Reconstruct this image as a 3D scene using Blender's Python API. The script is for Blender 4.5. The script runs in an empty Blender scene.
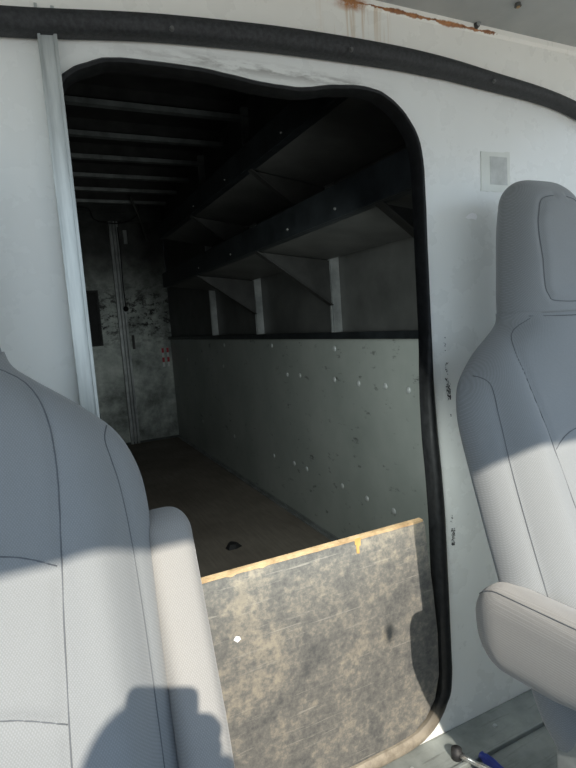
import bpy, bmesh, math, random
from mathutils import Vector, Matrix
random.seed(7)
scn = bpy.context.scene
COL = scn.collection
K = 0.7652          # cargo body survey units -> metres
PI = math.pi

# ------------------------------------------------------------------ helpers
def tag(o, label=None, cat=None, group=None, kind=None):
    if label: o['label'] = label
    if cat: o['category'] = cat
    if group: o['group'] = group
    if kind: o['kind'] = kind
    return o

def obj(name, bm, mat, parent=None, smooth=False, k=1.0):
    if k != 1.0:
        bmesh.ops.scale(bm, vec=(k, k, k), verts=bm.verts)
    bmesh.ops.recalc_face_normals(bm, faces=bm.faces)
    me = bpy.data.meshes.new(name)
    bm.to_mesh(me); bm.free()
    me.materials.append(mat)
    if smooth:
        for p in me.polygons: p.use_smooth = True
    o = bpy.data.objects.new(name, me)
    COL.objects.link(o)
    if parent is not None: o.parent = parent
    return o

def smooth_by_angle(o, deg=40):
    me = o.data
    for p in me.polygons: p.use_smooth = True
    bm = bmesh.new(); bm.from_mesh(me)
    for e in bm.edges:
        if len(e.link_faces) == 2 and e.calc_face_angle(0) > math.radians(deg): e.smooth = False
    bm.to_mesh(me); bm.free()

def empty(name, loc=(0, 0, 0), rot=(0, 0, 0)):
    o = bpy.data.objects.new(name, None); COL.objects.link(o)
    o.location = loc; o.rotation_euler = rot; o.empty_display_size = .05
    return o

def struct(name, bm, mat, parent=None, k=1.0, smooth=False):
    o = obj(name, bm, mat, parent, smooth, k)
    if parent is None: o['kind'] = 'structure'
    return o

def box(bm, a, b, bevel=0.0, mtx=None):
    cx = [(a[i] + b[i]) / 2 for i in range(3)]; s = [abs(b[i] - a[i]) for i in range(3)]
    r = bmesh.ops.create_cube(bm, size=1.0)
    vs = r['verts']
    for v in vs: v.co = Vector((v.co.x * s[0] + cx[0], v.co.y * s[1] + cx[1], v.co.z * s[2] + cx[2]))
    if bevel > 0:
        es = list({e for v in vs for e in v.link_edges})
        g = bmesh.ops.bevel(bm, geom=es, offset=bevel, segments=3, profile=.5, affect='EDGES')
        vs = list({v for f in g['faces'] for v in f.verts} | {v for v in vs if v.is_valid})
    if mtx is not None:
        for v in vs: v.co = mtx @ v.co
    return vs

def loft(bm, rings, cap=True, closed=True):
    R = [[bm.verts.new(p) for p in ring] for ring in rings]
    n = len(R[0])
    for i in range(len(R) - 1):
        for j in range(n if closed else n - 1):
            bm.faces.new((R[i][j], R[i][(j + 1) % n], R[i + 1][(j + 1) % n], R[i + 1][j]))
    if cap and closed:
        bm.faces.new(R[0][::-1]); bm.faces.new(R[-1])
    return R

def tube(bm, pts, r, n=8, cap=True, rr=None):
    pts = [Vector(p) for p in pts]
    rings = []
    up = None
    for i, p in enumerate(pts):
        t = (pts[min(i + 1, len(pts) - 1)] - pts[max(i - 1, 0)]).normalized()
        if up is None:
            up = Vector((0, 0, 1)) if abs(t.z) < .9 else Vector((1, 0, 0))
        a = t.cross(up).normalized(); b = a.cross(t).normalized(); up = b
        q = rr[i] if rr else r
        rings.append([p + (a * math.cos(2 * PI * j / n) + b * math.sin(2 * PI * j / n)) * q for j in range(n)])
    loft(bm, rings, cap)

def catmull(pts, sub=8, closed=False):
    P = [Vector(p) for p in pts]; out = []; n = len(P)
    rng = range(n) if closed else range(n - 1)
    for i in rng:
        if closed: p0, p1, p2, p3 = P[i - 1], P[i], P[(i + 1) % n], P[(i + 2) % n]
        else: p0, p1, p2, p3 = P[max(i - 1, 0)], P[i], P[i + 1], P[min(i + 2, n - 1)]
        for s in range(sub):
            t = s / sub
            out.append(.5 * ((2 * p1) + (-p0 + p2) * t + (2 * p0 - 5 * p1 + 4 * p2 - p3) * t * t + (-p0 + 3 * p1 - 3 * p2 + p3) * t ** 3))
    if not closed: out.append(P[-1])
    return out

def interp(tbl, x):
    if x <= tbl[0][0]: return tbl[0][1]
    for (a, va), (b, vb) in zip(tbl, tbl[1:]):
        if x <= b:
            t = (x - a) / (b - a); return va + (vb - va) * t
    return tbl[-1][1]

def sinterp(tbl, x):
    """smooth (catmull) table lookup"""
    if x <= tbl[0][0]: return tbl[0][1]
    if x >= tbl[-1][0]: return tbl[-1][1]
    for i in range(len(tbl) - 1):
        if x <= tbl[i + 1][0]:
            x1, y1 = tbl[i]; x2, y2 = tbl[i + 1]
            m1 = (y2 - tbl[i - 1][1]) / (x2 - tbl[i - 1][0]) if i > 0 else (y2 - y1) / (x2 - x1)
            m2 = (tbl[i + 2][1] - y1) / (tbl[i + 2][0] - x1) if i + 2 < len(tbl) else (y2 - y1) / (x2 - x1)
            h = x2 - x1; t = (x - x1) / h
            return (2*t**3-3*t**2+1)*y1 + (t**3-2*t**2+t)*h*m1 + (-2*t**3+3*t**2)*y2 + (t**3-t**2)*h*m2

# ------------------------------------------------------------------ materials
class NT:
    def __init__(s, name):
        s.m = bpy.data.materials.new(name); s.m.use_nodes = True
        s.t = s.m.node_tree; s.b = s.t.nodes['Principled BSDF']
        s.tc = s.t.nodes.new('ShaderNodeTexCoord')
    def n(s, typ, **kw):
        nd = s.t.nodes.new(typ)
        for k, v in kw.items(): setattr(nd, k, v)
        return nd
    def l(s, a, b): s.t.links.new(a, b)
    def mapped(s, scale=(1, 1, 1), rot=(0, 0, 0), loc=(0, 0, 0)):
        mp = s.n('ShaderNodeMapping'); mp.inputs['Scale'].default_value = scale
        mp.inputs['Rotation'].default_value = rot; mp.inputs['Location'].default_value = loc
        s.l(s.tc.outputs['Object'], mp.inputs['Vector']); return mp.outputs['Vector']
    def noise(s, sc, det=4, rough=.55, vec=None, dist=0):
        nd = s.n('ShaderNodeTexNoise'); nd.inputs['Scale'].default_value = sc
        nd.inputs['Detail'].default_value = det; nd.inputs['Roughness'].default_value = rough
        nd.inputs['Distortion'].default_value = dist
        s.l(vec if vec is not None else s.tc.outputs['Object'], nd.inputs['Vector'])
        return nd.outputs['Fac']
    def ramp(s, fac, stops):
        r = s.n('ShaderNodeValToRGB'); e = r.color_ramp.elements
        while len(e) < len(stops): e.new(.5)
        for i, (p, c) in enumerate(stops):
            e[i].position = p; e[i].color = (c, c, c, 1) if isinstance(c, (int, float)) else (*c, 1)
        s.l(fac, r.inputs['Fac']); return r.outputs['Color']
    def mix(s, fac, a, b, mode='MIX'):
        m = s.n('ShaderNodeMix'); m.data_type = 'RGBA'; m.blend_type = mode
        for sock, v in ((m.inputs[0], fac), (m.inputs[6], a), (m.inputs[7], b)):
            if isinstance(v, bpy.types.NodeSocket): s.l(v, sock)
            elif isinstance(v, (int, float)): sock.default_value = v
            else: sock.default_value = (*v, 1)
        return m.outputs[2]
    def math(s, op, a, b=0.0, clamp=False):
        m = s.n('ShaderNodeMath'); m.operation = op; m.use_clamp = clamp
        for sock, v in ((m.inputs[0], a), (m.inputs[1], b)):
            if isinstance(v, bpy.types.NodeSocket): s.l(v, sock)
            else: sock.default_value = v
        return m.outputs[0]
    def set(s, col=None, rough=None, metal=None, spec=None):
        for k, v in (('Base Color', col), ('Roughness', rough), ('Metallic', metal), ('Specular IOR Level', spec)):
            if v is None: continue
            if isinstance(v, bpy.types.NodeSocket): s.l(v, s.b.inputs[k])
            else: s.b.inputs[k].default_value = (*v, 1) if isinstance(v, tuple) else v
    def bump(s, h, strength=.3, dist=.002):
        b = s.n('ShaderNodeBump'); b.inputs['Strength'].default_value = strength; b.inputs['Distance'].default_value = dist
        s.l(h, b.inputs['Height']); s.l(b.outputs['Normal'], s.b.inputs['Normal'])

def simple(name, c1, c2=None, sc=8, rough=.5, metal=0, det=5, bump=0, stretch=(1, 1, 1), lo=.35, hi=.65, spec=.5, bsc=None):
    t = NT(name); v = t.mapped(stretch)
    f = t.noise(sc, det, .6, v)
    t.set(t.ramp(f, [(lo, c1), (hi, c2 or c1)]), rough, metal, spec)
    if bump: t.bump(t.noise(bsc or sc * 10, 3, .6), bump, .001)
    return t.m

def fabric(name, base):
    t = NT(name)
    a = t.n('ShaderNodeTexWave'); a.inputs['Scale'].default_value = 130; a.inputs['Distortion'].default_value = .6
    t.l(t.mapped((1, 1, 1), (0, PI / 5, 0)), a.inputs['Vector'])
    b = t.n('ShaderNodeTexWave'); b.inputs['Scale'].default_value = 130; b.inputs['Distortion'].default_value = .6
    t.l(t.mapped((1, 1, 1), (0, -PI / 5, 0)), b.inputs['Vector'])
    w = t.math('MULTIPLY', a.outputs['Fac'], b.outputs['Fac'])
    fine = t.noise(700, 2, .7); big = t.noise(5, 5, .6)
    h = t.math('ADD', t.math('MULTIPLY', w, .6), t.math('MULTIPLY', fine, .7))
    c = t.ramp(h, [(.2, tuple(x * .86 for x in base)), (.85, tuple(min(1, x * 1.12) for x in base))])
    c = t.mix(t.ramp(big, [(.35, 0.0), (.75, .16)]), c, tuple(x * .8 for x in base))
    t.set(c, .92, 0, .15); t.bump(h, .25, .0006)
    t.b.inputs['Sheen Weight'].default_value = .25; t.b.inputs['Sheen Roughness'].default_value = .5
    return t.m

def white_paint(name, base, rust=False, smear=False):
    t = NT(name)
    big = t.noise(2.2, 6, .6); st = t.noise(9, 6, .65, t.mapped((3, 3, .5)))
    c = t.ramp(big, [(.1, tuple(x * .95 for x in base)), (.9, base)])
    c = t.mix(t.ramp(st, [(.4, 0.0), (.95, .10)]), c, (base[0] * .72, base[1] * .73, base[2] * .70))
    spk = t.noise(60, 3, .6)
    c = t.mix(t.ramp(spk, [(.72, 0.0), (.80, .25)]), c, (.35, .33, .30))
    rough = t.ramp(t.noise(14, 4, .6), [(.1, .22), (.9, .34)])
    sep = t.n('ShaderNodeSeparateXYZ'); t.l(t.tc.outputs['Object'], sep.inputs[0])
    x, z = sep.outputs['X'], sep.outputs['Z']
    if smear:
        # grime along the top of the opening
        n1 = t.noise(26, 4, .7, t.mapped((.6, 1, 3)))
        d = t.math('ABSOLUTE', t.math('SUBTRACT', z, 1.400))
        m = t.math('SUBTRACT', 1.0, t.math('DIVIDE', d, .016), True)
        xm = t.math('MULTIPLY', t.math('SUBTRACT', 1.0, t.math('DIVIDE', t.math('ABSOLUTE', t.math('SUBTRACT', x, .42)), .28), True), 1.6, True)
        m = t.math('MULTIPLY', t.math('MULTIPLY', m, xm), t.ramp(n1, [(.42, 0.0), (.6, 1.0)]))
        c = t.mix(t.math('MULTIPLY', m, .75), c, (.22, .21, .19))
    if rust:
        n1 = t.noise(40, 5, .7)
        zz = t.math('ADD', z, t.math('MULTIPLY', t.math('SUBTRACT', n1, .5), .010))
        d = t.math('ABSOLUTE', t.math('SUBTRACT', zz, 1.532))
        xr = t.math('ADD', x, t.math('MULTIPLY', t.math('SUBTRACT', n1, .5), .3))
        inx = t.math('MULTIPLY', t.math('GREATER_THAN', xr, .50), t.math('LESS_THAN', xr, .93))
        lin = t.math('SUBTRACT', 1.0, t.math('DIVIDE', d, t.math('ADD', .0008, t.math('MULTIPLY', t.ramp(t.noise(24, 3, .6), [(.35, 0.0), (.7, 1.0)]), .0055))), True)
        lin = t.math('MULTIPLY', t.math('MULTIPLY', lin, inx), 2.2, True)
        # heavier bloom at the left end
        bl = t.math('SUBTRACT', 1.0, t.math('DIVIDE', t.math('ABSOLUTE', t.math('SUBTRACT', x, .585)), .05), True)
        bl2 = t.math('SUBTRACT', 1.0, t.math('DIVIDE', d, .016), True)
        bloom = t.math('MULTIPLY', t.math('MULTIPLY', t.math('MULTIPLY', bl, bl2), t.ramp(n1, [(.35, 0.0), (.6, 1.0)])), 1.7, True)
        run = t.noise(30, 3, .6, t.mapped((3.2, 1, .12)))
        below = t.math('MULTIPLY', t.math('LESS_THAN', zz, 1.532), t.math('SUBTRACT', 1.0, t.math('DIVIDE', t.math('SUBTRACT', 1.532, z), .12), True))
        inx2 = t.math('SUBTRACT', 1.0, t.math('DIVIDE', t.math('ABSOLUTE', t.math('SUBTRACT', x, .60)), .10), True)
        runs = t.math('MULTIPLY', t.math('MULTIPLY', t.math('MULTIPLY', t.ramp(run, [(.50, 0.0), (.62, 1.0)]), below), inx2), .8)
        c = t.mix(runs, c, (.50, .33, .14))
        rc = t.ramp(n1, [(.35, (.16, .05, .015)), (.65, (.48, .20, .05))])
        c = t.mix(t.math('MAXIMUM', lin, bloom), c, rc)
    t.set(c, rough, 0, .5)
    t.bump(t.noise(5, 3, .5), .06, .01)
    return t.m

M = {}
M['wall'] = white_paint('white_painted_metal', (.86, .875, .84), smear=True)
M['header'] = white_paint('white_painted_metal_rusty', (.93, .93, .87), rust=True)
M['ceil'] = simple('grey_headliner', (.40, .42, .41), (.50, .51, .49), 6, .6)
M['fab'] = fabric('seat_fabric', (.272, .284, .287))
M['fab2'] = fabric('armrest_fabric', (.335, .328, .312))
M['seam'] = simple('seam_thread', (.13, .14, .15), None, 5, .9)
M['rubber'] = simple('black_rubber', (.012, .013, .014), (.035, .036, .037), 60, .55, 0, 5, .3, (1, 1, 1), .4, .8)
M['bead'] = simple('dark_trim_rubber', (.015, .017, .018), (.036, .038, .040), 160, .62, 0, 3, .5)
M['alu'] = simple('brushed_aluminium', (.38, .41, .40), (.64, .67, .65), 14, .36, .55, 6, .1, (4, 4, .35))
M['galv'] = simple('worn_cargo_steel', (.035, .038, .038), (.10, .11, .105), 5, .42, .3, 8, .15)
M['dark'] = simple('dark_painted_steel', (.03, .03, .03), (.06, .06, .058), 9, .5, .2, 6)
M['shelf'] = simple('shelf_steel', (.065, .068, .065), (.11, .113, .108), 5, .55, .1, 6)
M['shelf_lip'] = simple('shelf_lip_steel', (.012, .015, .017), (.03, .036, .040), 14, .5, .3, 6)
M['upright'] = simple('galvanised_upright', (.25, .27, .27), (.45, .47, .47), 10, .4, .5, 6)
M['rib'] = simple('roof_rib_aluminium', (.16, .17, .17), (.30, .32, .32), 10, .45, .5, 6)
M['rivet'] = simple('pale_rivet', (.55, .58, .57), None, 10, .4, .2)
M['bracket'] = simple('dark_bracket_steel', (.02, .021, .02), (.045, .046, .044), 8, .5, .1)
M['black'] = simple('matt_black', (.01, .01, .011), (.02, .02, .021), 20, .6)
M['red'] = simple('red_reflective', (.55, .03, .05), None, 5, .3)
M['whitep'] = simple('white_reflective', (.7, .7, .7), None, 5, .3)
M['blue'] = simple('blue_plastic', (.008, .02, .16), (.015, .035, .24), 30, .35)
M['chrome'] = simple('chromed_steel', (.55, .55, .55), (.75, .75, .74), 30, .25, .95)
M['rawply'] = simple('raw_plywood_edge', (.28, .18, .09), (.52, .36, .20), 30, .75, 0, 5, .2, (1, 1, 1))
M['tape'] = simple('masking_tape', (.38, .22, .06), (.46, .29, .10), 40, .6)
M['clear'] = simple('cloudy_clear_tape', (.66, .68, .62), (.76, .78, .72), 12, .3)
M['paper'] = simple('pale_paper', (.44, .46, .44), (.60, .62, .60), 30, .6)
M['chip'] = simple('bare_white_scrape', (1.0, 1.0, 1.0), None, 5, .3)
M['ink'] = simple('black_ink', (.015, .015, .02), None, 5, .7)

def cargo_lining():
    t = NT('grey_green_lining')
    c = t.ramp(t.noise(3, 7, .6), [(.3, (.30, .335, .31)), (.7, (.42, .45, .42))])
    sc = t.noise(10, 6, .7, t.mapped((1, 1, 2.2)))
    c = t.mix(t.ramp(sc, [(.60, 0.0), (.70, .85)]), c, (.06, .065, .06))
    s2 = t.noise(7, 6, .75, t.mapped((1, .35, 5), (.25, 0, 0)))
    c = t.mix(t.ramp(s2, [(.62, 0.0), (.75, .5)]), c, (.36, .38, .36))
    t.set(c, .45, 0, .4); return t.m
M['lining'] = cargo_lining()

def dirty_shaded_steel():
    t = NT('dirty_rear_door_shaded_top')
    sep = t.n('ShaderNodeSeparateXYZ'); t.l(t.tc.outputs['Object'], sep.inputs[0])
    z = sep.outputs['Z']
    n = t.noise(4, 9, .68, None, .1)
    c = t.ramp(n, [(.36, (.12, .135, .125)), (.5, (.32, .35, .33)), (.64, (.58, .62, .58))])
    # black sooty marks in the band above hand height
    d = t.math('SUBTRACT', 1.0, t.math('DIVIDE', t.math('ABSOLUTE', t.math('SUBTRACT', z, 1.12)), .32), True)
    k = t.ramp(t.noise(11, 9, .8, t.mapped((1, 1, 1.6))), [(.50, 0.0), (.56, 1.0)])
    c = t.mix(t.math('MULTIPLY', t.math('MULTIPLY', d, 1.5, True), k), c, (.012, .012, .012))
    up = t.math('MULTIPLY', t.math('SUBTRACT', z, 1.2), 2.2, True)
    c = t.mix(t.math('MULTIPLY', up, .88), c, (.03, .03, .03))  # shade painted into the colour: doors darken towards the top
    sc = t.noise(30, 5, .8, t.mapped((.5, 1, 3), (0, .5, 0)))
    c = t.mix(t.ramp(sc, [(.66, 0.0), (.74, .7)]), c, (.5, .52, .5))
    t.set(c, t.ramp(n, [(.3, .3), (.7, .5)]), .35, .5); return t.m
M['rear'] = dirty_shaded_steel()

def cargo_floor():
    t = NT('brown_cargo_floor')
    c = t.ramp(t.noise(2.5, 8, .62), [(.3, (.17, .145, .12)), (.7, (.28, .25, .21))])
    w = t.noise(14, 5, .6, t.mapped((6, .4, 1)))
    c = t.mix(t.ramp(w, [(.4, 0.0), (.75, .35)]), c, (.07, .055, .045))
    t.set(c, .7, 0, .3); return t.m
M['cfloor'] = cargo_floor()

def cab_floor():
    t = NT('scuffed_steel_floor')
    n = t.noise(8, 8, .65)
    c = t.ramp(n, [(.3, (.14, .155, .15)), (.7, (.32, .345, .33))])
    s = t.noise(14, 6, .7, t.mapped((.5, 5, 1)))
    c = t.mix(t.ramp(s, [(.55, 0.0), (.72, .6)]), c, (.07, .075, .07))
    t.set(c, t.ramp(n, [(.3, .35), (.7, .6)]), .3, .5); t.bump(n, .2, .003); return t.m
M['floor'] = cab_floor()

def barricade():
    t = NT('scuffed_dark_plywood')
    n = t.noise(5, 9, .66, None, .4)
    f = t.noise(60, 6, .78, t.mapped((1, 1, 1)))
    c = t.ramp(t.math('ADD', t.math('MULTIPLY', n, .50), t.math('MULTIPLY', f, .50)),
               [(.40, (.075, .076, .075)), (.51, (.14, .135, .124)), (.61, (.27, .24, .19))])
    for i, (rot, st, th) in enumerate((((0, .6, 0), (.25, 1, 5), .60), ((0, -.7, 0), (.25, 1, 6), .61), ((0, .1, 0), (.2, 1, 7), .62), ((0, 1.35, 0), (.2, 1, 6), .62))):
        s = t.noise(16 + 4 * i, 6, .75, t.mapped(st, rot, (i * 3.1, 0, i)), .3)
        c = t.mix(t.ramp(s, [(th + .01, 0.0), (th + .08, .45)]), c, (.36, .34, .29))
    c = t.mix(t.ramp(t.noise(9, 6, .6), [(.6, 0.0), (.75, .55)]), c, (.075, .075, .075))
    t.set(c, .62, 0, .35); t.bump(f, .25, .001); return t.m
M['ply'] = barricade()

def dusty_seal():
    t = NT('rubber_seal_dusty_below')
    sep = t.n('ShaderNodeSeparateXYZ'); t.l(t.tc.outputs['Object'], sep.inputs[0])
    n = t.noise(30, 5, .7)
    z = t.math('ADD', sep.outputs['Z'], t.math('MULTIPLY', t.math('SUBTRACT', n, .5), .05))
    low = t.math('SUBTRACT', 1.0, t.math('DIVIDE', t.math('SUBTRACT', z, .035), .05), True)
    c = t.ramp(t.noise(70, 5, .6), [(.4, (.005, .0055, .006)), (.8, (.016, .017, .018))])
    c = t.mix(low, c, t.ramp(n, [(.3, (.13, .11, .085)), (.7, (.32, .28, .22))]))
    t.set(c, t.ramp(n, [(.3, .4), (.7, .65)]), 0, .28); t.bump(n, .3, .002); return t.m
M['seal'] = dusty_seal()

# ------------------------------------------------------------------ setting: bulkhead between cab and cargo box
OUT = [(.088, .90), (.088, 1.60), (.090, 1.71), (.106, 1.762), (.161, 1.794), (.219, 1.808), (.385, 1.811), (.52, 1.800), (.625, 1.800), (.70, 1.814), (.80, 1.823),
       (.875, 1.806), (.942, 1.748), (.974, 1.66), (.978, 1.43), (.983, 1.019), (1.002, .726), (1.008, .357), (1.007, .166),
       (.985, .10), (.94, .045), (.87, .014), (.744, .006), (.50, .006), (.25, .006), (.13, .02), (.095, .08), (.088, .3)]
PATH = catmull([(x, 0, z) for x, z in OUT], 6, True)
NP = len(PATH)
def inward(i):
    t = (PATH[(i + 1) % NP] - PATH[i - 1]).normalized()
    n = Vector((-t.z, 0, t.x))
    c = Vector((.55, 0, .9)) - PATH[i]
    return n if n.dot(c) > 0 else -n
def bulkhead():
    bm = bmesh.new()
    x0, x1, z0, z1 = -.80, 2.10, -.04, 2.80
    cx, cz = .54, .95
    hole = [(PATH[i].x + inward(i).x * .008, PATH[i].z + inward(i).z * .008) for i in range(NP)]
    outer = []
    for hx_, hz_ in hole:
        dx, dz = hx_ - cx, hz_ - cz; q = []
        if dx > 1e-6: q.append((x1 - cx) / dx)
        if dx < -1e-6: q.append((x0 - cx) / dx)
        if dz > 1e-6: q.append((z1 - cz) / dz)
        if dz < -1e-6: q.append((z0 - cz) / dz)
        k_ = min(q); outer.append((cx + dx * k_, cz + dz * k_))
    for cxn, czn in ((x0, z0), (x0, z1), (x1, z0), (x1, z1)):      # snap the nearest ray end to each corner
        j = min(range(NP), key=lambda i: (outer[i][0] - cxn) ** 2 + (outer[i][1] - czn) ** 2); outer[j] = (cxn, czn)
    L = [[bm.verts.new((x, y, z)) for x, z in loop] for y, loop in ((1.150, hole), (1.150, outer), (1.185, outer), (1.185, hole))]
    for a in range(4):
        A, B = L[a], L[(a + 1) % 4]
        for i in range(NP): bm.faces.new((A[i], A[(i + 1) % NP], B[(i + 1) % NP], B[i]))
    return struct('wall_partition', bm, M['wall'], k=K)
wall = bulkhead()

# rubber seal round the opening
bm = bmesh.new(); rings = []
for i in range(NP):
    p = PATH[i]; n = inward(i)
    w = interp([(0, .034), (.2, .034), (.9, .027), (1.2, .014), (1.9, .013)], p.z)
    prof = [(-.002, 0), (-.001, -.008), (w * .25, -.013), (w * .7, -.012), (w, -.004), (w, .030), (w * .5, .034), (.006, .002)]
    jig = .0006 * math.sin(i * 1.7) * math.sin(i * .37)
    rings.append([Vector((p.x + n.x * (a + jig), 1.150 + b, p.z + n.z * (a + jig))) for a, b in prof])
R = [[bm.verts.new(v) for v in r] for r in rings]
for i in range(NP):
    for j in range(len(R[0])):
        jn = (j + 1) % len(R[0]); im = (i + 1) % NP
        bm.faces.new((R[i][j], R[i][jn], R[im][jn], R[im][j]))
o = obj('door_seal', bm, M['seal'], None, False, K); smooth_by_angle(o, 50)
tag(o, 'black rubber seal running round the walk-through opening, dusty along its bottom', 'seal')

# header panel with arched lower edge, in front of the bulkhead
ARC = [(-.75, 1.77), (-.4, 1.804), (.01, 1.836), (.265, 1.867), (.44, 1.881), (.6, 1.890), (.87, 1.896), (1.05, 1.891), (1.17, 1.882), (1.43, 1.860), (1.59, 1.829), (1.75, 1.776), (1.92, 1.69), (2.05, 1.59)]
bm = bmesh.new()
xs = [-.75 + (2.05 + .75) * i / 90 for i in range(91)]
f0 = []; 
for x in xs:
    z = sinterp(ARC, x)
    f0.append([bm.verts.new((x, y, zz)) for y, zz in ((1.149, z), (1.130, z), (1.130, 1.995), (1.124, 2.003), (1.122, 2.018), (1.149, 2.018))])
for a, b in zip(f0, f0[1:]):
    for j in range(6): bm.faces.new((a[j], a[(j + 1) % 6], b[(j + 1) % 6], b[j]))
bm.faces.new(f0[0]); bm.faces.new(f0[-1][::-1])
struct('wall_header', bm, M['header'], k=K)

# dark rubber bead along the arch
bm = bmesh.new(); rings = []
for x in xs:
    z = sinterp(ARC, x); dz = (sinterp(ARC, x + .01) - sinterp(ARC, x - .01)) / .02
    n = Vector((-dz, 0, 1)).normalized()
    ww = (.0205 + .003 * math.exp(-((x - .7) / .4) ** 2)) * interp([(1.0, 1), (1.5, .72)], x)
    rings.append([Vector((x, 1.128, z)) + n * (ww * a) + Vector((0, -b, 0)) for a, b in ((1, 0), (1, .010), (.75, .020), (.2, .024), (-.5, .022), (-.9, .014), (-1, .0), (-1, -.015))])
loft(bm, rings)
o = struct('trim_1', bm, M['bead'], k=K); smooth_by_angle(o, 50)
for x in (.318, .742, 1.195):
    b2 = bmesh.new(); z = sinterp(ARC, x) - .012
    bmesh.ops.create_cone(b2, cap_ends=True, segments=12, radius1=.0055, radius2=.004, depth=.006, matrix=Matrix.Translation((x, 1.103, z)) @ Matrix.Rotation(PI / 2, 4, 'X'))
    obj('screw', b2, M['shelf'], o, False, K)

# cab roof lining
bm = bmesh.new()
box(bm, (-.75, -.505, 1.542), (1.62, .885, 1.59))
struct('ceiling', bm, M['ceil'])
# header screw and ceiling plug
def disc(name, c, r, mat, parent=None, axis='Y', depth=.006, k=1.0, seg=16):
    b = bmesh.new()
    m = Matrix.Translation(c)
    if axis == 'Y': m = m @ Matrix.Rotation(PI / 2, 4, 'X')
    if axis == 'X': m = m @ Matrix.Rotation(PI / 2, 4, 'Y')
    bmesh.ops.create_cone(b, cap_ends=True, segments=seg, radius1=r, radius2=r * .75, depth=depth, matrix=m)
    return obj(name, b, mat, parent, False, k)
t = empty('header_screw', (.884, .857, 1.540))
disc('washer', (0, 0, 0), .0075, M['dark'], t)
disc('screw_head', (0, -.004, 0), .0045, M['upright'], t)
tag(t, 'small dark screw in the white header beside the rust line', 'screw')
t = empty('roof_plug', (.908, .777, 1.539))
disc('plug_rim', (0, 0, 0), .007, M['shelf'], t, 'Z', .006)
disc('plug_cap', (.001, 0, -.002), .0035, M['rawply'], t, 'Z', .006)
tag(t, 'small brown plug in the grey cab ceiling panel', 'plug')

# aluminium strip on the left of the opening
bm = bmesh.new()
box(bm, (.070, 1.128, .0), (.103, 1.150, 1.868), .003)
box(bm, (.069, 1.124, .0), (.074, 1.129, 1.875)); box(bm, (.097, 1.124, .0), (.103, 1.129, 1.875))
struct('trim_2', bm, M['alu'], k=K)

# printed smudges and scrape on the bulkhead, belong to the wall
def specks(pts, name, seed, parent):
    rnd = random.Random(seed); b = bmesh.new()
    for (x, z, w, h, n) in pts:
        for _ in range(n):
            px = x + rnd.uniform(-w, w); pz = z + rnd.uniform(-h, h); s = rnd.uniform(.0005, .0015)
            vs = [b.verts.new((px + s * math.cos(a) * rnd.uniform(.6, 1.5), .8788, pz + s * math.sin(a) * rnd.uniform(.6, 1.6))) for a in (0, 1.2, 2.3, 3.3, 4.4, 5.4)]
            b.faces.new(vs)
    return obj(name, b, M['ink'], parent)
specks([(.792, .823, .0045, .036, 36), (.796, .792, .005, .018, 70), (.798, .742, .003, .004, 7), (.790, .880, .003, .030, 10)], 'ink_smudge', 2, wall)
specks([(.794, .465, .005, .020, 80), (.792, .500, .003, .02, 8)], 'ink_smudge', 5, wall)
b = bmesh.new()
sc = [(.858, 1.161), (.868, 1.168), (.878, 1.172), (.889, 1.169), (.892, 1.163), (.888, 1.157), (.876, 1.159), (.866, 1.158)]
b.faces.new([b.verts.new((x, .8787, z)) for x, z in sc])
obj('paint_scrape', b, M['chip'], wall)

# sticker (code left out)
t = empty('tape_patch', (.951, .8788, 1.266), (0, 0, 0))
bm = bmesh.new(); rnd = random.Random(3); pts = []
for a, b_ in (((-.046, -.048), (.040, -.048)), ((.040, -.048), (.042, .038)), ((.042, .038), (-.044, .034)), ((-.044, .034), (-.046, -.048))):
    for i in range(8):
        f = i / 8; pts.append((a[0] + (b_[0] - a[0]) * f + rnd.uniform(-.0012, .0012), a[1] + (b_[1] - a[1]) * f + rnd.uniform(-.0012, .0012)))
vs = [bm.verts.new((x, -.0002, z)) for x, z in pts]; vb = [bm.verts.new((x, .0008, z)) for x, z in pts]
bm.faces.new(vs); bm.faces.new(vb[::-1])
for i in range(len(vs)): bm.faces.new((vs[i], vb[i], vb[(i + 1) % len(vs)], vs[(i + 1) % len(vs)]))
obj('tape_film', bm, M['clear'], t)
bm = bmesh.new(); box(bm, (-.018, -.0007, -.033), (.033, -.0001, .026)); o = obj('paper_square', bm, M['paper'], t); o['label'] = 'blank grey paper square under the tape'
tag(t, 'cloudy tape patch with small grey paper square on the white bulkhead', 'sticker')

# cab floor, kick strip
bm = bmesh.new()
box(bm, (-.8, -1.15, -.03), (1.65, .880, 0.0))
struct('floor', bm, M['floor'])
bm = bmesh.new()
box(bm, (-.75, .792, 0.0), (1.62, .879, .006), .0015)
box(bm, (-.75, .785, 0.0), (1.62, .794, .011), .002)
o = struct('trim_3', bm, M['floor'])
for x in (.62, .86, 1.1): disc('rivet', (x, .835, .007), .006, M['upright'], o, 'Z', .004)

# ------------------------------------------------------------------ cargo box
def kb(name, a, b, mat, bev=0, **kw):
    bm = bmesh.new(); box(bm, a, b, bev); return struct(name, bm, mat, k=K, **kw)
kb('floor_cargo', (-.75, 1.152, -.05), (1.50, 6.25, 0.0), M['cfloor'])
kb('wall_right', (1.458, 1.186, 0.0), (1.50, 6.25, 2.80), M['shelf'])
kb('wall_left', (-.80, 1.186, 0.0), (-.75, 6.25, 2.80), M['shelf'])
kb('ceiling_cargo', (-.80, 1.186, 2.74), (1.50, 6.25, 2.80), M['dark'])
bm = bmesh.new()
box(bm, (-.75, 6.19, 2.49), (1.458, 6.25, 2.74))
box(bm, (-.75, 6.16, 2.49), (1.458, 6.19, 2.53)); box(bm, (-.75, 6.17, 2.585), (1.458, 6.19, 2.60)); box(bm, (-.75, 6.165, 2.665), (1.458, 6.19, 2.685))
box(bm, (-.75, 6.19, 0), (-.12, 6.25, 2.49))
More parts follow.
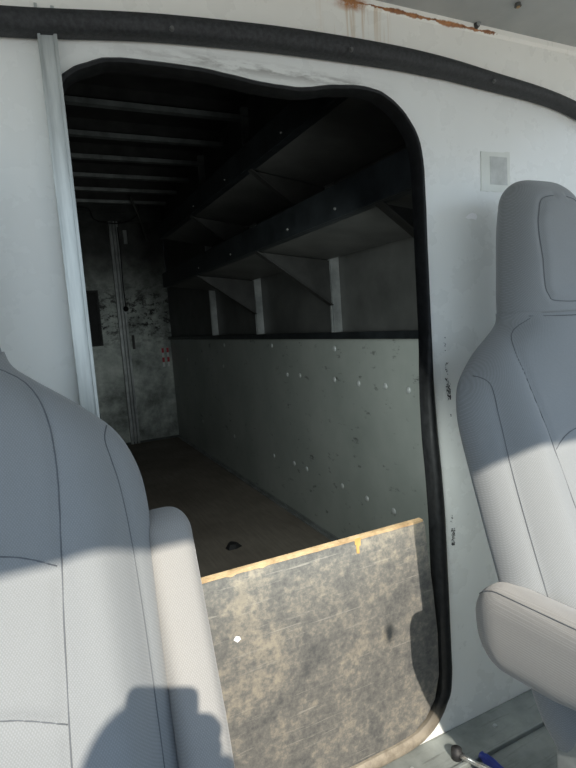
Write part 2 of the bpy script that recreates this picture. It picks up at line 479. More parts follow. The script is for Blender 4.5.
struct('wall_rear', bm, M['galv'], k=K)

# lining panel on the lower right side
bm = bmesh.new(); box(bm, (1.432, 1.19, 0.0), (1.457, 6.18, 1.165), .003)
lin = obj('lining_panel', bm, M['lining'], None, False, K)
tag(lin, 'grey-green riveted lining panel on the right cargo wall below the shelves', 'panel')
RV = [(2.493, .852), (2.331, .713), (2.194, .716), (1.865, .846), (1.880, .718), (1.700, .715), (1.528, .718),
      (3.194, .260), (2.570, .257), (2.323, .268), (2.188, .270), (1.866, .268), (1.684, .264), (1.513, .265),
      (1.400, .715), (1.370, .262), (1.31, .845), (3.3, .71), (3.9, .26), (4.2, .72), (3.25, .85)]
for y, z in RV:
    b2 = bmesh.new()
    bmesh.ops.create_uvsphere(b2, u_segments=12, v_segments=6, radius=.0125, matrix=Matrix.Translation((1.432 * K, y, z)) @ Matrix.Diagonal((.4, 1, 1, 1)))
    obj('rivet', b2, M['rivet'], lin, True)
kb('trim_4', (1.408, 1.19, 1.158), (1.457, 6.18, 1.192), M['shelf_lip'], .003)          # rail above the lining
bm = bmesh.new(); box(bm, (1.408, 1.19, 0.0), (1.431, 6.18, .006)); box(bm, (1.427, 1.19, 0.0), (1.431, 6.18, .026))
struct('baseboard_right', bm, M['upright'], k=K)

# uprights
for i, (y, lab) in enumerate(((1.37, 'galvanised shelf upright nearest the bulkhead'), (2.40, 'galvanised shelf upright second from the bulkhead'), (3.44, 'galvanised shelf upright third from the bulkhead'), (4.46, 'galvanised shelf upright farthest back beyond the shelves'))):
    bm = bmesh.new()
    box(bm, (1.418, y - .016, 1.193), (1.457, y + .016, 2.70)); box(bm, (1.408, y - .016, 1.193), (1.419, y - .009, 2.70)); box(bm, (1.408, y + .009, 1.193), (1.419, y + .016, 2.70))
    o = obj('shelf_upright', bm, M['upright'], None, False, K)
    tag(o, lab + ' on the right cargo wall', 'post', 'shelf uprights on the cargo wall')

# shelves
def shelf(zf, zw, y1, lab):
    t = empty('cargo_shelf', (1.2 * K, 1.25 * K, zw * K)); ox, oy, oz = 1.2, 1.25, zw
    xf = 1.0; y0 = 1.20
    def rel(b): bmesh.ops.translate(b, vec=(-ox, -oy, -oz), verts=b.verts)
    b = bmesh.new()
    vs = [(xf, zf), (1.407, zw), (1.407, zw + .012), (xf, zf + .012)]
    loft(b, [[(x, y, z) for x, z in vs] for y in (y0, y1)]); rel(b)
    obj('shelf_deck', b, M['shelf'], t, False, K)
    b = bmesh.new()
    box(b, (xf - .012, y0, zf - .012), (xf, y1, zf + .10), .002); box(b, (xf - .001, y0, zf + .088), (xf + .02, y1, zf + .10)); box(b, (xf - .001, y0, zf - .013), (xf + .03, y1, zf - .003)); rel(b)
    obj('front_lip', b, M['shelf_lip'], t, False, K)
    for y in (1.39, 2.40, 3.44):
        if y > y1: continue
        b = bmesh.new()
        tri = [(xf + .005, zf - .013), (1.407, zw - .006), (1.407, zw - .235)]
        loft(b, [[(x, yy, z) for x, z in tri] for yy in (y - .004, y + .004)])
        d = Vector((1.407 - xf - .005, 0, zw - .235 - zf + .013)); nrm = Vector((-d.z, 0, d.x)).normalized() * .014
        q = [Vector((xf + .005, 0, zf - .013)), Vector((1.407, 0, zw - .235))]
        loft(b, [[v + Vector((0, yy, 0)) for v in (q[0], q[1], q[1] + nrm * .3, q[0] + nrm * .3)] for yy in (y - .022, y + .022)])
        rel(b)
        obj('shelf_bracket', b, M['bracket'], t, False, K)
    for y in (1.62, 2.0, 2.7, 3.3):
        b = bmesh.new()
        bmesh.ops.create_cone(b, cap_ends=True, segments=8, radius1=.006, radius2=.004, depth=.006, matrix=Matrix.Translation((xf - .015, y, zf + .02)) @ Matrix.Rotation(-PI / 2, 4, 'Y'))
        rel(b); obj('bolt', b, M['shelf'], t, False, K)
    tag(t, lab, 'shelf')
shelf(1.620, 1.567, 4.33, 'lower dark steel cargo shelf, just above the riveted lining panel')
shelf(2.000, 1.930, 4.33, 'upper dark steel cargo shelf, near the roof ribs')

# roof ribs
ORD = ['nearest to', 'second from', 'third from', 'fourth from', 'fifth from', 'sixth from', 'farthest from']
for i, y in enumerate((2.95, 3.45, 3.98, 4.47, 4.97, 5.43, 5.90)):
    bm = bmesh.new()
    prof = [(y - .028, 2.648), (y - .024, 2.618), (y + .024, 2.618), (y + .028, 2.648)]
    loft(bm, [[(x, a, b) for a, b in prof] for x in (-.748, 1.456)])
    o = obj('roof_rib', bm, M['rib'], None, False, K)
    bm = bmesh.new(); box(bm, (-.748, y + .010, 2.648), (1.456, y + .016, 2.742)); obj('web', bm, M['dark'], o, False, K)
    tag(o, 'metal roof rib across the cargo ceiling, %s the doorway' % ORD[i], 'rib', 'roof ribs of the cargo box')

# rear doors
def relk(b, o): bmesh.ops.translate(b, vec=(-o[0], -o[1], -o[2]), verts=b.verts)
t = empty('door_1', (.4 * K, 6.2 * K, 0)); t['kind'] = 'structure'; O = (.4, 6.2, 0)
bm = bmesh.new()
for a, b_ in (((-.12, 6.20, .02), (.30, 6.24, 2.492)), ((.68, 6.20, .02), (.872, 6.24, 2.492)), ((.30, 6.20, .02), (.68, 6.24, 1.16)), ((.30, 6.20, 1.74), (.68, 6.24, 2.492))): box(bm, a, b_)
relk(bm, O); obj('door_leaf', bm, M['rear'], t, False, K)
bm = bmesh.new(); box(bm, (.30, 6.215, 1.16), (.68, 6.225, 1.74)); relk(bm, O); obj('dark_window_pane', bm, M['black'], t, False, K)
bm = bmesh.new()
for a, b_ in (((.665, 6.190, 1.145), (.69, 6.2, 1.755)), ((.29, 6.190, 1.145), (.315, 6.2, 1.755)), ((.315, 6.19, 1.145), (.665, 6.2, 1.165)), ((.315, 6.19, 1.735), (.665, 6.2, 1.755))): box(bm, a, b_)
relk(bm, O); obj('window_frame', bm, M['rubber'], t, False, K)
t = empty('door_2', (1.2 * K, 6.2 * K, 0)); t['kind'] = 'structure'; O = (1.2, 6.2, 0)
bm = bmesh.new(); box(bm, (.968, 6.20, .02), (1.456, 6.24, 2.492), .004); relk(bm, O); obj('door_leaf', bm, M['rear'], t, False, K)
bm = bmesh.new(); box(bm, (1.0, 6.185, 1.08), (1.03, 6.2, 1.24), .004); relk(bm, O); obj('latch', bm, M['dark'], t, False, K)
bm = bmesh.new(); box(bm, (1.02, 6.18, 2.25), (1.06, 6.2, 2.40), .004); relk(bm, O); obj('door_catch', bm, M['upright'], t, False, K)
bm = bmesh.new()
box(bm, (.870, 6.150, 0), (.900, 6.235, 2.49), .003); box(bm, (.912, 6.165, 0), (.935, 6.235, 2.49), .003); box(bm, (.945, 6.155, 0), (.970, 6.235, 2.49), .003); box(bm, (.87, 6.20, 0), (.97, 6.235, 2.49))
struct('trim_5', bm, M['upright'], k=K)
kb('trim_6', (-.12, 6.17, 0), (1.456, 6.20, .022), M['galv'])

# reflective tapes
for x, lab in ((1.335, 'red and white reflective tape strip, left of the pair on the rear door'), (1.392, 'red and white reflective tape strip, right of the pair on the rear door')):
    t = empty('reflective_tape', (x * K, 6.197 * K, .96 * K))
    for i in range(4):
        b2 = bmesh.new(); z = (.105 - i * .055)
        box(b2, (-.013, -.002, z - .053 + .0), (.013, .002, z)); 
        obj('red_band' if i % 2 == 0 else 'white_band', b2, M['red'] if i % 2 == 0 else M['whitep'], t, False, K)
    tag(t, lab, 'tape', 'reflective tape strips')
# pull cord
t = empty('pull_cord', (.96 * K, 6.13 * K, 2.42 * K))
b2 = bmesh.new(); tube(b2, catmull([(0, 0, 0), (.004, 0, -.3), (-.002, .005, -.6), (.002, .01, -.86)], 5), .006, 6); obj('cord', b2, M['black'], t, True, K)
b2 = bmesh.new(); bmesh.ops.create_uvsphere(b2, u_segments=12, v_segments=8, radius=.030, matrix=Matrix.Translation((.002, .01, -.885))); obj('knob', b2, M['black'], t, True, K)
tag(t, 'black pull cord with a knob hanging before the rear door', 'cord')
# loose wire and strap at rear header
b2 = bmesh.new(); tube(b2, catmull([(.55, 6.1, 2.62), (.68, 6.1, 2.60), (.72, 6.1, 2.5), (.86, 6.1, 2.455), (1.05, 6.1, 2.47), (1.18, 6.1, 2.56), (1.22, 6.1, 2.72)], 6), .007, 6)
o = obj('loose_wire', b2, M['black'], None, True, K); tag(o, 'thin black wire drooping along the header above the rear doors', 'wire')
b2 = bmesh.new(); tube(b2, [(1.03, 5.6, 2.62), (1.12, 5.7, 2.45), (1.2, 5.8, 2.22)], .014, 6)
o = obj('roof_rod', b2, M['shelf'], None, True, K); tag(o, 'slanting thin metal rod below the roof near the rear doors', 'rod')
# debris on the cargo floor
b2 = bmesh.new(); rnd = random.Random(4)
rg = []
for i in range(9):
    a = 2 * PI * i / 9; r = .035 * rnd.uniform(.5, 1.4); rg.append((.687 + .0 + r * math.cos(a) * 1.2, 2.162 + r * math.sin(a)))
loft(b2, [[(x, y, .0005) for x, y in rg], [(x * .6 + .687 * .4, y * .6 + 2.162 * .4, .016) for x, y in rg]])
o = obj('debris_scrap', b2, M['black']); tag(o, 'small crumpled black scrap lying on the brown cargo floor', 'scrap')

# ------------------------------------------------------------------ half-height board in the opening
t = empty('barrier_board', (.45, .893, .01)); O = Vector((.45, .893, .01))
zt = .521; th = .012
def board_outline():
    pts = [(.085, zt), (.085, .06), (.10, .03), (.13, .016)]
    pts += [(.30, .014), (.50, .014), (.60, .018), (.655, .030), (.700, .058), (.728, .095), (.742, .15), (.743, .25), (.735, .35), (.724, .45), (.718, zt - .006), (.712, zt)]
    return pts
bp = board_outline()
b2 = bmesh.new()
loft(b2, [[(x - O.x, y - O.y, z - O.z) for x, z in bp] for y in (.883, .883 + th)])
obj('board_face', b2, M['ply'], t)
b2 = bmesh.new()
n = 60; rg = []; rnd = random.Random(9)
for i in range(n + 1):
    x = .085 + (.714 - .085) * i / n; d = rnd.uniform(0, .0009) + (.0025 if rnd.random() < .07 else 0)
    rg.append([(x - O.x, .8822 - O.y, zt - .0035 - d - O.z), (x - O.x, .8822 - O.y, zt + .0010 - O.z), (x - O.x, .8958 - O.y, zt + .0012 - O.z), (x - O.x, .8958 - O.y, zt - .004 - O.z)])
loft(b2, rg); o = obj('raw_edge', b2, M['rawply'], t); o['label'] = 'splintered tan raw wood top edge'
b2 = bmesh.new()
tp = [(.539, .5215), (.553, .5215), (.553, .505), (.549, .503), (.549, .488), (.542, .490), (.542, .507), (.539, .509)]
b2.faces.new([b2.verts.new((x - O.x, .8819 - O.y, z - O.z)) for x, z in tp]); o = obj('tape_scrap', b2, M['tape'], t); o['label'] = 'ochre tape scrap'
b2 = bmesh.new()
cp = [(.268, .394), (.273, .400), (.280, .397), (.282, .391), (.275, .387)]
b2.faces.new([b2.verts.new((x - O.x, .8819 - O.y, z - O.z)) for x, z in cp]); o = obj('paint_fleck', b2, M['chip'], t); o['label'] = 'white fleck'
tag(t, 'scuffed dark grey plywood board closing the lower half of the doorway', 'board')

# ------------------------------------------------------------------ seats
WT = [(.26, .245), (.30, .257), (.40, .268), (.55, .274), (.70, .276), (.77, .274), (.81, .264), (.840, .248), (.865, .224), (.89, .194), (.915, .160), (.935, .137), (.957, .129)]
HT = [(.955, .127), (1.00, .119), (1.06, .110), (1.12, .100), (1.16, .088)]
def yc(z):
    if z < .90: return .73 + .30 * (z - .86)
    if z < 1.0: return .742 + .30 * (z - .90) - 1.1 * (z - .90) ** 2
    return .761 + .08 * (z - 1.0)
TF = [(.26, .085), (.5, .102), (.85, .084), (.95, .072), (1.05, .078), (1.14, .070), (1.2, .05)]
INNER = [(.112, .942), (.150, .915), (.168, .878), (.172, .82), (.166, .736), (.158, .64), (.150, .519), (.145, .40)]
OUTER = [(.246, .845), (.237, .850), (.230, .838), (.234, .812), (.239, .78), (.243, .712), (.244, .597), (.242, .461), (.240, .36)]
H1 = [(-.160, .722), (-.107, .742), (0, .750), (.107, .742), (.160, .722)]
H2 = [(-.152, .574), (-.09, .595), (0, .602), (.09, .595), (.152, .574)]
NECKS = [(-.138, .952), (-.125, .948), (-.112, .942), (0, .938), (.112, .942), (.125, .948), (.138, .952)]
HEADS = [(.090, .962), (.088, .985), (.084, 1.00), (.086, 1.05), (.084, 1.10), (.078, 1.135), (.060, 1.160), (.040, 1.170)]
def seamset():
    S = []
    for L in (INNER, OUTER):
        S.append(catmull([(x, 0, z) for x, z in L], 4)); S.append(catmull([(-x, 0, z) for x, z in L], 4))
    for L in (H1, H2): S.append(catmull([(x, 0, z) for x, z in L], 4))
    return S
SB = seamset()
hp = [(-.10, .972), (-.086, .966)] ; 
hloop = [(-.020, 1.172), (-.050, 1.166), (-.064, 1.145), (-.073, 1.11), (-.077, 1.05), (-.077, 1.00), (-.072, .982), (-.062, .972), (0, .968),
         (.062, .972), (.072, .982), (.077, 1.00), (.077, 1.05), (.073, 1.11), (.064, 1.145), (.050, 1.166), (.020, 1.172)]
SH = [catmull([(x, 0, z) for x, z in hloop], 4)]
def dseam(x, z, S):
    best = 9
    for L in S:
        for a, b in zip(L, L[1:]):
            dx, dz = b.x - a.x, b.z - a.z; q = dx * dx + dz * dz
            if q == 0: continue
            u = max(0, min(1, ((x - a.x) * dx + (z - a.z) * dz) / q))
            d = math.hypot(x - a.x - dx * u, z - a.z - dz * u)
            if d < best: best = d
    return best
def front_y(x, z, w, head, S, scale=1.0):
    u = min(1, abs(x) / w)
    tf = interp(TF, z) * scale
    y = -tf * (max(0, 1 - u ** 3.4)) ** (1 / 2.1)
    if not head:
        A = interp([(.26, .6), (.4, 1), (.75, 1), (.92, .15), (.96, 0)], z)
        y += A * (-.018 * math.exp(-((abs(x) - .203) / .032) ** 2) + .016 * math.exp(-(x / .13) ** 4))
        y += .003 * math.cos((z - .66) * 40) * math.exp(-(x / .12) ** 4)
    else:
        y += .010 * math.exp(-(x / .07) ** 4) * interp([(.97, 0), (1.0, 1), (1.12, 1), (1.17, 0)], z)
    y += .0045 * math.exp(-(dseam(x, z, S) / .007) ** 2)
    return y
NX = 84
def xs_for(w):
    return [w * math.sin(PI / 2 * (-1 + 2 * i / NX)) * .25 + w * (-1 + 2 * i / NX) * .75 for i in range(NX + 1)]
def body(zs, wf, head, S, endround=None):
    b = bmesh.new(); rings = []
    for z in zs:
        w, sc = wf(z)
        ring = [(x, yc(z) + front_y(x, z, w, head, S, sc), z) for x in xs_for(w)]
        tb = .052 * sc
        bk = [w * math.cos(PI * j / 24) for j in range(1, 24)]
        ring += [(x, yc(z) + tb * (1 - (abs(x) / w) ** 3) ** .5, z) for x in bk]
        rings.append(ring)
    loft(b, rings)
    return b
def fw_back(z):
    w = sinterp(WT, z); sc = 1.0
    if z < .30: sc = .55 + .45 * math.sqrt(max(0, 1 - ((.30 - z) / .045) ** 2))
    return w, sc
def fw_head(z):
    w = sinterp(HT, min(z, 1.16)); sc = 1.0; zt = 1.212; r = .062
    if z > zt - r:
        q = math.sqrt(max(0, 1 - ((z - zt + r) / r) ** 2.3)); w = w * (.42 + .58 * q); sc = .12 + .88 * q
    return w, sc
def seam_tube(b, L, head, wf, S):
    pts = []
    for p in L:
        w, sc = wf(p.z)
        if abs(p.x) > w * .995: continue
        pts.append((p.x, yc(p.z) + front_y(p.x, p.z, w, head, S, sc) - .0004, p.z))
    tube(b, pts, .0009, 5)
def arm_body():
    """armrest along +Y' (length axis), pivot at origin; X width, Z height"""
    b = bmesh.new(); rings = []
    ss = [-.066 + .40 * i / 60 for i in range(61)]
    ss = [-.066, -.0655, -.064, -.061, -.057, -.052] + [s for s in ss if s > -.05 and s < .315] + [.320, .325, .329, .332, .3335, .334]
    for s in ss:
        h = interp([(-.066, .074), (.08, .071), (.334, .048)], s); w = .0335
        q = 1.0
        if s < -.006: q = math.sqrt(max(.0009, 1 - ((-.006 - s) / .0602) ** 2))
        if s > .30: q = math.sqrt(max(.0009, 1 - ((s - .30) / .0342) ** 2))
        ww = w * (.15 + .85 * q ** .8)
        hh = h * q; zc = interp([(-.066, 0), (.08, -.002), (.334, .012)], s)
        ring = []
        for j in range(28):
            a = 2 * PI * j / 28; ca, sa = math.cos(a), math.sin(a)
            ring.append((ww * math.copysign(abs(ca) ** .55, ca), s, zc + hh * math.copysign(abs(sa) ** .6, sa)))
        rings.append(ring)
    loft(b, rings); return b
def arm_seams(b):
    for sx in (-1, 1):
        pts = []
        for i in range(40):
            s = -.045 + .35 * i / 39
            h = interp([(-.066, .074), (.08, .071), (.334, .048)], s); zc = interp([(-.066, 0), (.08, -.002), (.334, .012)], s)
            q = math.sqrt(max(.05, 1 - ((-.006 - s) / .0602) ** 2)) if s < -.006 else 1
            if s > .30: q = math.sqrt(max(.05, 1 - ((s - .30) / .0342) ** 2))
            a = math.radians(58); ww = .0335
            pts.append((sx * ww * math.cos(a) ** .55 * 1.01, s, zc + h * q * math.sin(a) ** .6 * 1.005))
        tube(b, pts, .0008, 5)
def seat(cx, arm_side, arm_up, label, arm_label):
    t = empty('cab_seat', (cx, .50, 0)); OY = .50
    def sh(b): bmesh.ops.translate(b, vec=(0, -OY, 0), verts=b.verts)
    def warp(b):
        if arm_up: return
        for v in b.verts:
            f = 1 + .052 * max(0, min(1, (.92 - v.co.z) / .09)); u = max(0, min(1, (v.co.z - .87) / .075)); u = u * u * (3 - 2 * u)
            v.co.x = v.co.x * f + .017 * u
    zs = [.255, .257, .261, .267, .275, .285] + [.29 + .0055 * i for i in range(int((.952 - .29) / .0055) + 1)] + [.954]
    b = body(zs, fw_back, False, SB); warp(b); sh(b); bk = obj('backrest', b, M['fab'], t, True)
    for L in SB:
        b = bmesh.new(); seam_tube(b, L, False, fw_back, SB); warp(b); sh(b); obj('seam', b, M['seam'], bk, True)
    zs = [.950 + .0055 * i for i in range(37)] + [1.152 + .003 * i for i in range(17)] + [1.203, 1.206, 1.209, 1.211, 1.2118]
    b = body(zs, fw_head, True, SH); sh(b); hd = obj('headrest', b, M['fab'], t, True)
    for L in SH + [catmull([(x, 0, z + .004) for x, z in NECKS], 4)]:
        b = bmesh.new(); seam_tube(b, L, True, fw_head, SH); sh(b); obj('seam', b, M['seam'], hd, True)
    # cushion
    b = bmesh.new(); rings = []
    ys = [-.02, -.018, -.01, .0, .012, .03] + [.05 + .02 * i for i in range(24)] + [.52, .535, .55, .565, .575, .582, .586]
    for y in ys:
        e = 1.0
        if y < .05: e = math.sqrt(max(.01, 1 - ((.05 - y) / .0705) ** 2))
        if y > .52: e = math.sqrt(max(.01, 1 - ((y - .52) / .0665) ** 2))
        w = .255 * (.80 + .20 * e); h = .070 * e; zc = .376
        ring = []
        for j in range(56):
            a = 2 * PI * j / 56; ca, sa = math.cos(a), math.sin(a)
            x = w * math.copysign(abs(ca) ** .45, ca); z = zc + h * math.copysign(abs(sa) ** .5, sa)
            if sa > 0: z += .016 * math.exp(-((abs(x) - .2) / .04) ** 2) * e
            ring.append((x, y, z))
        rings.append(ring)
    loft(b, rings); sh(b); cu = obj('seat_cushion', b, M['fab'], t, True)
    b = bmesh.new(); tube(b, [(-.256, .05 - OY, .345), (-.256, .50 - OY, .345)], .002, 6); obj('piping', b, M['seam'], cu, True)
    b = bmesh.new(); tube(b, [(.256, .05 - OY, .345), (.256, .50 - OY, .345)], .002, 6); obj('piping', b, M['seam'], cu, True)
    # pedestal
    b = bmesh.new()
    box(b, (-.245, .10, .255), (.245, .56, .300), .006); sh(b); pf = obj('seat_frame', b, M['black'], t)
    for sx in (-1, 1):
        b = bmesh.new()
        box(b, (sx * .232 - .022, .10, .02), (sx * .232 + .022, .14, .25), .004); box(b, (sx * .232 - .022, .505, .02), (sx * .232 + .022, .555, .292), .004)
        box(b, (sx * .232 - .018, .14, .12), (sx * .232 + .018, .46, .22), .004); sh(b); obj('riser', b, M['upright'], t)
        b = bmesh.new(); box(b, (sx * .232 - .03, .06, .0), (sx * .232 + .03, .58, .022), .004); sh(b); obj('floor_rail', b, M['black'], t)
    # armrest
    px = arm_side * .292; py = .60 - OY; pz = .412 if arm_up else .447
    b = arm_body(); s2 = bmesh.new(); arm_seams(s2)
    if arm_up:   # raised alongside the backrest
        d = Vector((0, .287, .958)); up = Vector((0, -.958, .287))
        up = -up      # original top faces rearward
    else:
        d = Vector((0, -1, .06)).normalized(); up = Vector((0, .06, 1)).normalized()
    xa = d.cross(up)
    m = Matrix(((xa.x, d.x, up.x, px), (xa.y, d.y, up.y, py), (xa.z, d.z, up.z, pz), (0, 0, 0, 1)))
    for v in b.verts: v.co = m @ v.co
    for v in s2.verts: v.co = m @ v.co
    ar = obj('armrest', b, M['fab2'], t, True); ar['label'] = arm_label
    obj('seam', s2, M['seam'], ar, True)
    b = bmesh.new()
    bmesh.ops.create_cone(b, cap_ends=True, segments=20, radius1=.030, radius2=.030, depth=.05, matrix=Matrix.Translation((arm_side * .255, py, pz)) @ Matrix.Rotation(PI / 2, 4, 'Y'))
    obj('armrest_pivot', b, M['black'], t, True)
    if not arm_up: t.rotation_euler.z = .055; hd.location.x = .017
    tag(t, label, 'seat', 'cab bucket seats')
    return t
seat(-.165, 1, True, 'light grey fabric cab seat at the left with its armrest folded up', 'grey armrest folded up beside the backrest')
ST = seat(.945, -1, False, 'light grey fabric cab seat at the right with its armrest lowered', 'grey armrest lowered forward')

# ------------------------------------------------------------------ tools on the floor
t = empty('screwdriver', (.768, .738, .013), (0, math.radians(0), math.radians(66)))
b = bmesh.new()
rg = []
for s, r in ((-.055, .006), (-.053, .0115), (-.045, .014), (-.02, .0145), (.0, .013), (.02, .0145), (.035, .0125), (.042, .009), (.048, .0095), (.05, .006)):
    rg.append([(s, r * .82 * (1 + .07 * math.cos(6 * 2 * PI * j / 36)) * math.cos(2 * PI * j / 36), r * .82 * (1 + .07 * math.cos(6 * 2 * PI * j / 36)) * math.sin(2 * PI * j / 36)) for j in range(36)])
loft(b, rg); obj('handle', b, M['blue'], t, True)
b = bmesh.new(); tube(b, [(-.05, 0, 0), (-.14, 0, -.002), (-.155, 0, -.003)], .003, 8, True, [.003, .003, .002]); obj('shaft', b, M['chrome'], t, True)
t.rotation_euler = (0, 0, math.radians(92))
tag(t, 'screwdriver with a blue handle lying on the metal cab floor', 'screwdriver')
t = empty('ratchet_wrench', (.722, .812, .016), (0, 0, math.radians(-68)))
b = bmesh.new(); bmesh.ops.create_cone(b, cap_ends=True, segments=24, radius1=.012, radius2=.0115, depth=.022); 
bmesh.ops.create_cone(b, cap_ends=True, segments=24, radius1=.008, radius2=.008, depth=.026)
obj('ratchet_head', b, M['black'], t, True)
b = bmesh.new(); tube(b, [(.008, 0, 0), (.03, 0, 0), (.05, 0, 0), (.055, 0, 0), (.12, 0, 0), (.125, 0, 0)], .006, 10, True, [.008, .0055, .0055, .0075, .0075, .004]); obj('handle', b, M['chrome'], t, True)
tag(t, 'silver ratchet with a round black head lying by the kick strip', 'wrench')

# ------------------------------------------------------------------ rest of the cab (behind the photographer)
bm = bmesh.new(); box(bm, (-.75, -1.15, 0), (1.62, -.95, .72), .05); box(bm, (-.75, -1.0, .62), (1.62, -.82, .74), .04)
o = obj('dashboard', bm, M['black']); tag(o, 'black dashboard behind the photographer', 'dashboard')
for sx, nm in ((-.80, 'wall_cab_left'), (1.63, 'wall_cab_right')):
    bm = bmesh.new(); box(bm, (sx, -.15, 0), (sx + .03, .879, .78)); box(bm, (sx, .70, .78), (sx + .03, .879, 1.60)); struct(nm, bm, M['wall'])
# unseen tag on a string, added to cast the small oval shadow on the board
def shadow_caster(c):
    t = empty('unseen_shadow_caster', c)
    b = bmesh.new(); bmesh.ops.create_uvsphere(b, u_segments=20, v_segments=12, radius=1, matrix=Matrix.Diagonal((.011, .003, .022, 1))); obj('tag', b, M['black'], t, True)
    b = bmesh.new(); tube(b, [(0, 0, .02), (0, 0, 1.566 - c[2])], .0006, 5); obj('string', b, M['black'], t, True)
    tag(t, 'unseen oval black tag on a thin string, added to cast the small shadow on the board', 'shadow_caster')
SUN = Vector((.153, .796, -.585)).normalized()
wp = Vector((.612, .88, .295)); yy = -.40
tt = (wp.y - yy) / SUN.y
shadow_caster(tuple(wp - SUN * tt))

# ------------------------------------------------------------------ camera
F = 529.15
Dv = Vector((-254, -44, F)).normalized(); Xv = Vector((1126, -141, F)).normalized(); Vv = Vector((318, 4528, F)).normalized()
right = Vector((Xv.x, Dv.x, -Vv.x)); down = Vector((Xv.y, Dv.y, -Vv.y)); fwd = Vector((Xv.z, Dv.z, -Vv.z))
fwd.normalize(); right = (right - fwd * right.dot(fwd)).normalized(); up = right.cross(fwd).normalized()
rot = Matrix((right, up, -fwd)).transposed()
cam = bpy.data.cameras.new('camera'); camo = bpy.data.objects.new('camera', cam); COL.objects.link(camo)
camo.matrix_world = Matrix.Translation((0, 0, .966)) @ rot.to_4x4()
cam.sensor_fit = 'VERTICAL'; cam.sensor_height = 24; cam.lens = 24 * F / 768
cam.clip_start = .01
scn.camera = camo

# ------------------------------------------------------------------ photographer (kneeling behind the phone)
skin = simple('skin', (.45, .28, .20), None, 5, .55); shirt = simple('navy_shirt', (.03, .04, .07), (.04, .05, .09), 20, .9)
hair = simple('dark_hair', (.02, .014, .01), None, 20, .6); jeans = simple('dark_jeans', (.03, .04, .06), None, 20, .9)
ph = empty('mobile_phone', tuple(Vector((0, 0, .966)) - fwd * .006)); ph.rotation_euler = rot.to_euler()
b = bmesh.new(); box(b, (-.060, -.144, -.0005), (.0175, .0165, .0085))
es = [e for e in b.edges if abs(e.verts[0].co.z - e.verts[1].co.z) > .005]
bmesh.ops.bevel(b, geom=es, offset=.011, segments=5, profile=.5, affect='EDGES')
obj('phone_body', b, M['black'], ph)
b = bmesh.new(); bmesh.ops.create_cone(b, cap_ends=True, segments=20, radius1=.006, radius2=.006, depth=.002, matrix=Matrix.Translation((0, 0, -.0012))); obj('lens', b, M['chrome'], ph)
tag(ph, 'black mobile phone held up by the kneeling photographer', 'phone')

def skinned(name, nodes, edges, mat, parent, sub=1, root=0):
    me = bpy.data.meshes.new(name); me.from_pydata([n[0] for n in nodes], edges, []); me.materials.append(mat)
    o = bpy.data.objects.new(name, me); COL.objects.link(o); o.parent = parent
    m = o.modifiers.new('skin', 'SKIN'); m.use_smooth_shade = True
    for i, n in enumerate(nodes):
        r = n[1]; me.skin_vertices[0].data[i].radius = (r, r) if not isinstance(r, tuple) else r
    me.skin_vertices[0].data[root].use_root = True
    s = o.modifiers.new('sub', 'SUBSURF'); s.levels = s.render_levels = sub
    return o
hx, hy, hz = -.11, -.36, 1.11
pw = Vector((0, 0, .966))
def pc(x, y, z): return tuple(pw - fwd * .006 + right * x + up * y - fwd * z)
rh = pc(.022, -.120, .03); lh = pc(-.066, -.120, .03)
pr = empty('person', (hx, hy - .05, 0))
off = Vector((-hx, -(hy - .05), 0))
def W(p): return tuple(Vector(p) + off)
N = [((hx, hy - .03, .46), (.13, .10)), ((hx, hy - .03, .62), (.125, .09)), ((hx, hy - .03, .78), (.14, .10)), ((hx, hy - .04, .89), (.11, .08)), ((hx, hy - .03, .97), .05), ((hx, hy - .01, 1.02), .048),
     ((hx + .17, hy - .02, .87), .052), ((hx + .20, hy + .10, .70), .042), (tuple(Vector(rh) + Vector((.03, -.05, -.03))), .026),
     ((hx - .17, hy - .02, .87), .052), ((hx - .20, hy + .10, .70), .042), (tuple(Vector(lh) + Vector((-.03, -.05, -.03))), .026),
     ((hx + .09, hy - .02, .40), .085), ((hx + .10, hy + .06, .07), .060), ((hx + .10, hy - .30, .055), .045), ((hx + .10, hy - .38, .045), .035),
     ((hx - .09, hy - .02, .40), .085), ((hx - .10, hy + .06, .07), .060), ((hx - .10, hy - .30, .055), .045), ((hx - .10, hy - .38, .045), .035)]
N = [(W(p), r) for p, r in N]
E_ = [(0, 1), (1, 2), (2, 3), (3, 4), (4, 5), (3, 6), (6, 7), (7, 8), (3, 9), (9, 10), (10, 11), (0, 12), (12, 13), (13, 14), (14, 15), (0, 16), (16, 17), (17, 18), (18, 19)]
skinned('body', N, E_, shirt, pr, 2)
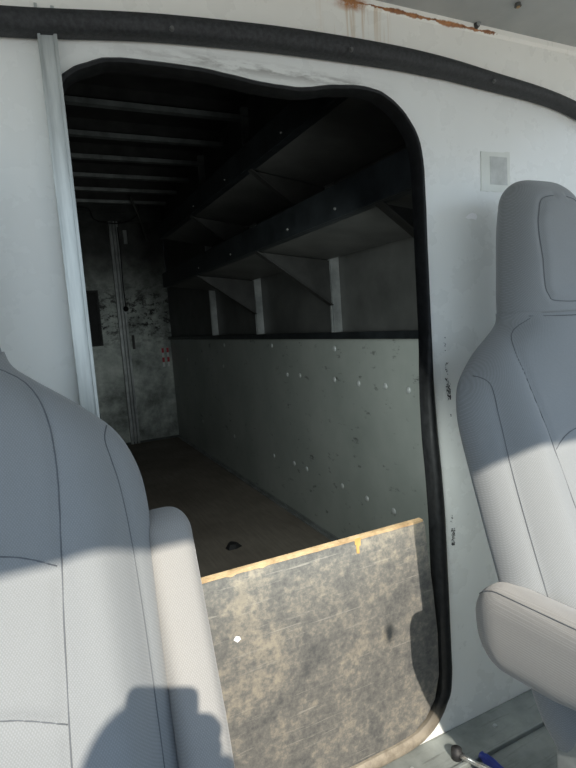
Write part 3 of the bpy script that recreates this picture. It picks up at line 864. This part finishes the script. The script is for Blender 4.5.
# head with face
b = bmesh.new(); bmesh.ops.create_uvsphere(b, u_segments=32, v_segments=24, radius=1)
for v in b.verts:
    x, y, z = v.co
    zz = z * .115; w = .076 * (1 - .18 * max(0, -z)); d = .095
    yy_ = y * d
    if y > 0:
        yy_ += .020 * math.exp(-((x / .16) ** 2)) * math.exp(-((z + .12) / .16) ** 2)       # nose
        yy_ -= .010 * math.exp(-(((abs(x) - .38) / .16) ** 2)) * math.exp(-((z - .08) / .12) ** 2)  # eye sockets
        yy_ += .006 * math.exp(-((x / .3) ** 2)) * math.exp(-((z + .45) / .08) ** 2)
        yy_ += .010 * math.exp(-((x / .3) ** 2)) * math.exp(-((z + .85) / .15) ** 2)
    v.co = Vector((x * w, yy_, zz)) + Vector((hx, hy, hz)) + off
obj('head', b, skin, pr, True)
for sx in (-1, 1):
    b = bmesh.new(); bmesh.ops.create_uvsphere(b, u_segments=12, v_segments=8, radius=1, matrix=Matrix.Translation(Vector((hx + sx * .078, hy, hz - .005)) + off) @ Matrix.Diagonal((.010, .018, .030, 1))); obj('ear', b, skin, pr, True)
    b = bmesh.new(); bmesh.ops.create_uvsphere(b, u_segments=12, v_segments=8, radius=.011, matrix=Matrix.Translation(Vector((hx + sx * .030, hy + .079, hz + .010)) + off)); obj('eye', b, M['whitep'], pr, True)
b = bmesh.new(); bmesh.ops.create_uvsphere(b, u_segments=32, v_segments=20, radius=1)
for v in b.verts:
    x, y, z = v.co
    cut = .30 if y > .2 else -.5
    if z < cut: z = cut
    v.co = Vector((x * .082, y * .100 - .006, z * .122)) + Vector((hx, hy, hz)) + off
obj('hair', b, hair, pr, True)
# hands: palm and five fingers each
def hand(base, s):
    bx, by, bz = base
    def Q(x, y, z): return tuple(Vector(pc(bx + s * x, by + y, bz + z)) - Vector((0, 0, 0)) + off)
    nodes = [(Q(.022, -.045, .028), .022), (Q(.016, -.015, .020), (.030, .014)), (Q(.012, .012, .014), (.026, .012))]
    edges = [(0, 1), (1, 2)]
    skinned('hand', nodes, edges, skin, pr, 1)
    for i, (h_, ln) in enumerate(((-.030, .85), (-.010, 1.0), (.010, 1.05), (.030, .95))):
        nd = [(Q(.012, h_ - .004, .016), .0085), (Q(.012, h_, -.006), .008), (Q(.000, h_ + .003, -.017), .0075), (Q(-.018 * ln, h_ + .004, -.015), .0065)]
        skinned('finger', nd, [(0, 1), (1, 2), (2, 3)], skin, pr, 1)
    nd = [(Q(.014, -.005, .022), .011), (Q(.008, .020, .020), .0095), (Q(-.004, .038, .014), .008)]
    skinned('thumb', nd, [(0, 1), (1, 2)], skin, pr, 1)
hand((.025, -.064, 0), 1); hand((-.061, -.085, 0), -1)
tag(pr, 'person in a dark shirt kneeling in the cab and holding up a phone', 'person')

# ------------------------------------------------------------------ light
sd = bpy.data.lights.new('sun', 'SUN'); so = bpy.data.objects.new('sun', sd); COL.objects.link(so)
sd.energy = 6.0; sd.angle = math.radians(.6); sd.color = (1.0, .925, .81)
so.rotation_euler = SUN.to_track_quat('-Z', 'Y').to_euler(); so.location = (-1, -4, 4)
al = bpy.data.lights.new('cargo_fill', 'AREA'); ao = bpy.data.objects.new('cargo_fill', al); COL.objects.link(ao)  # added fill lamp in the doorway, brightens the cargo box
al.shape = 'RECTANGLE'; al.size = .55; al.size_y = .75; al.energy = 5.6; al.color = (.93, 1.0, .96); al.spread = math.radians(170)
ao.location = (.42, .915, .88); ao.rotation_euler = (math.radians(60), 0, math.radians(-4))
w = bpy.data.worlds.new('world'); scn.world = w; w.use_nodes = True
nt = w.node_tree; bg = nt.nodes['Background']
tc = nt.nodes.new('ShaderNodeTexCoord'); sep = nt.nodes.new('ShaderNodeSeparateXYZ'); nt.links.new(tc.outputs['Generated'], sep.inputs[0])
rp = nt.nodes.new('ShaderNodeValToRGB'); e = rp.color_ramp.elements
mp = nt.nodes.new('ShaderNodeMapRange'); mp.inputs[1].default_value = -1; mp.inputs[2].default_value = 1; nt.links.new(sep.outputs['Z'], mp.inputs[0]); nt.links.new(mp.outputs[0], rp.inputs[0])
e[0].position = .40; e[0].color = (.56, .51, .45, 1); e[1].position = .52; e[1].color = (.76, .90, 1.0, 1); e.new(1.0).color = (.34, .58, 1.05, 1)
nt.links.new(rp.outputs['Color'], bg.inputs['Color']); bg.inputs['Strength'].default_value = 1.7
scn.view_settings.view_transform = 'Standard'; scn.view_settings.look = 'None'; scn.view_settings.exposure = 0.0
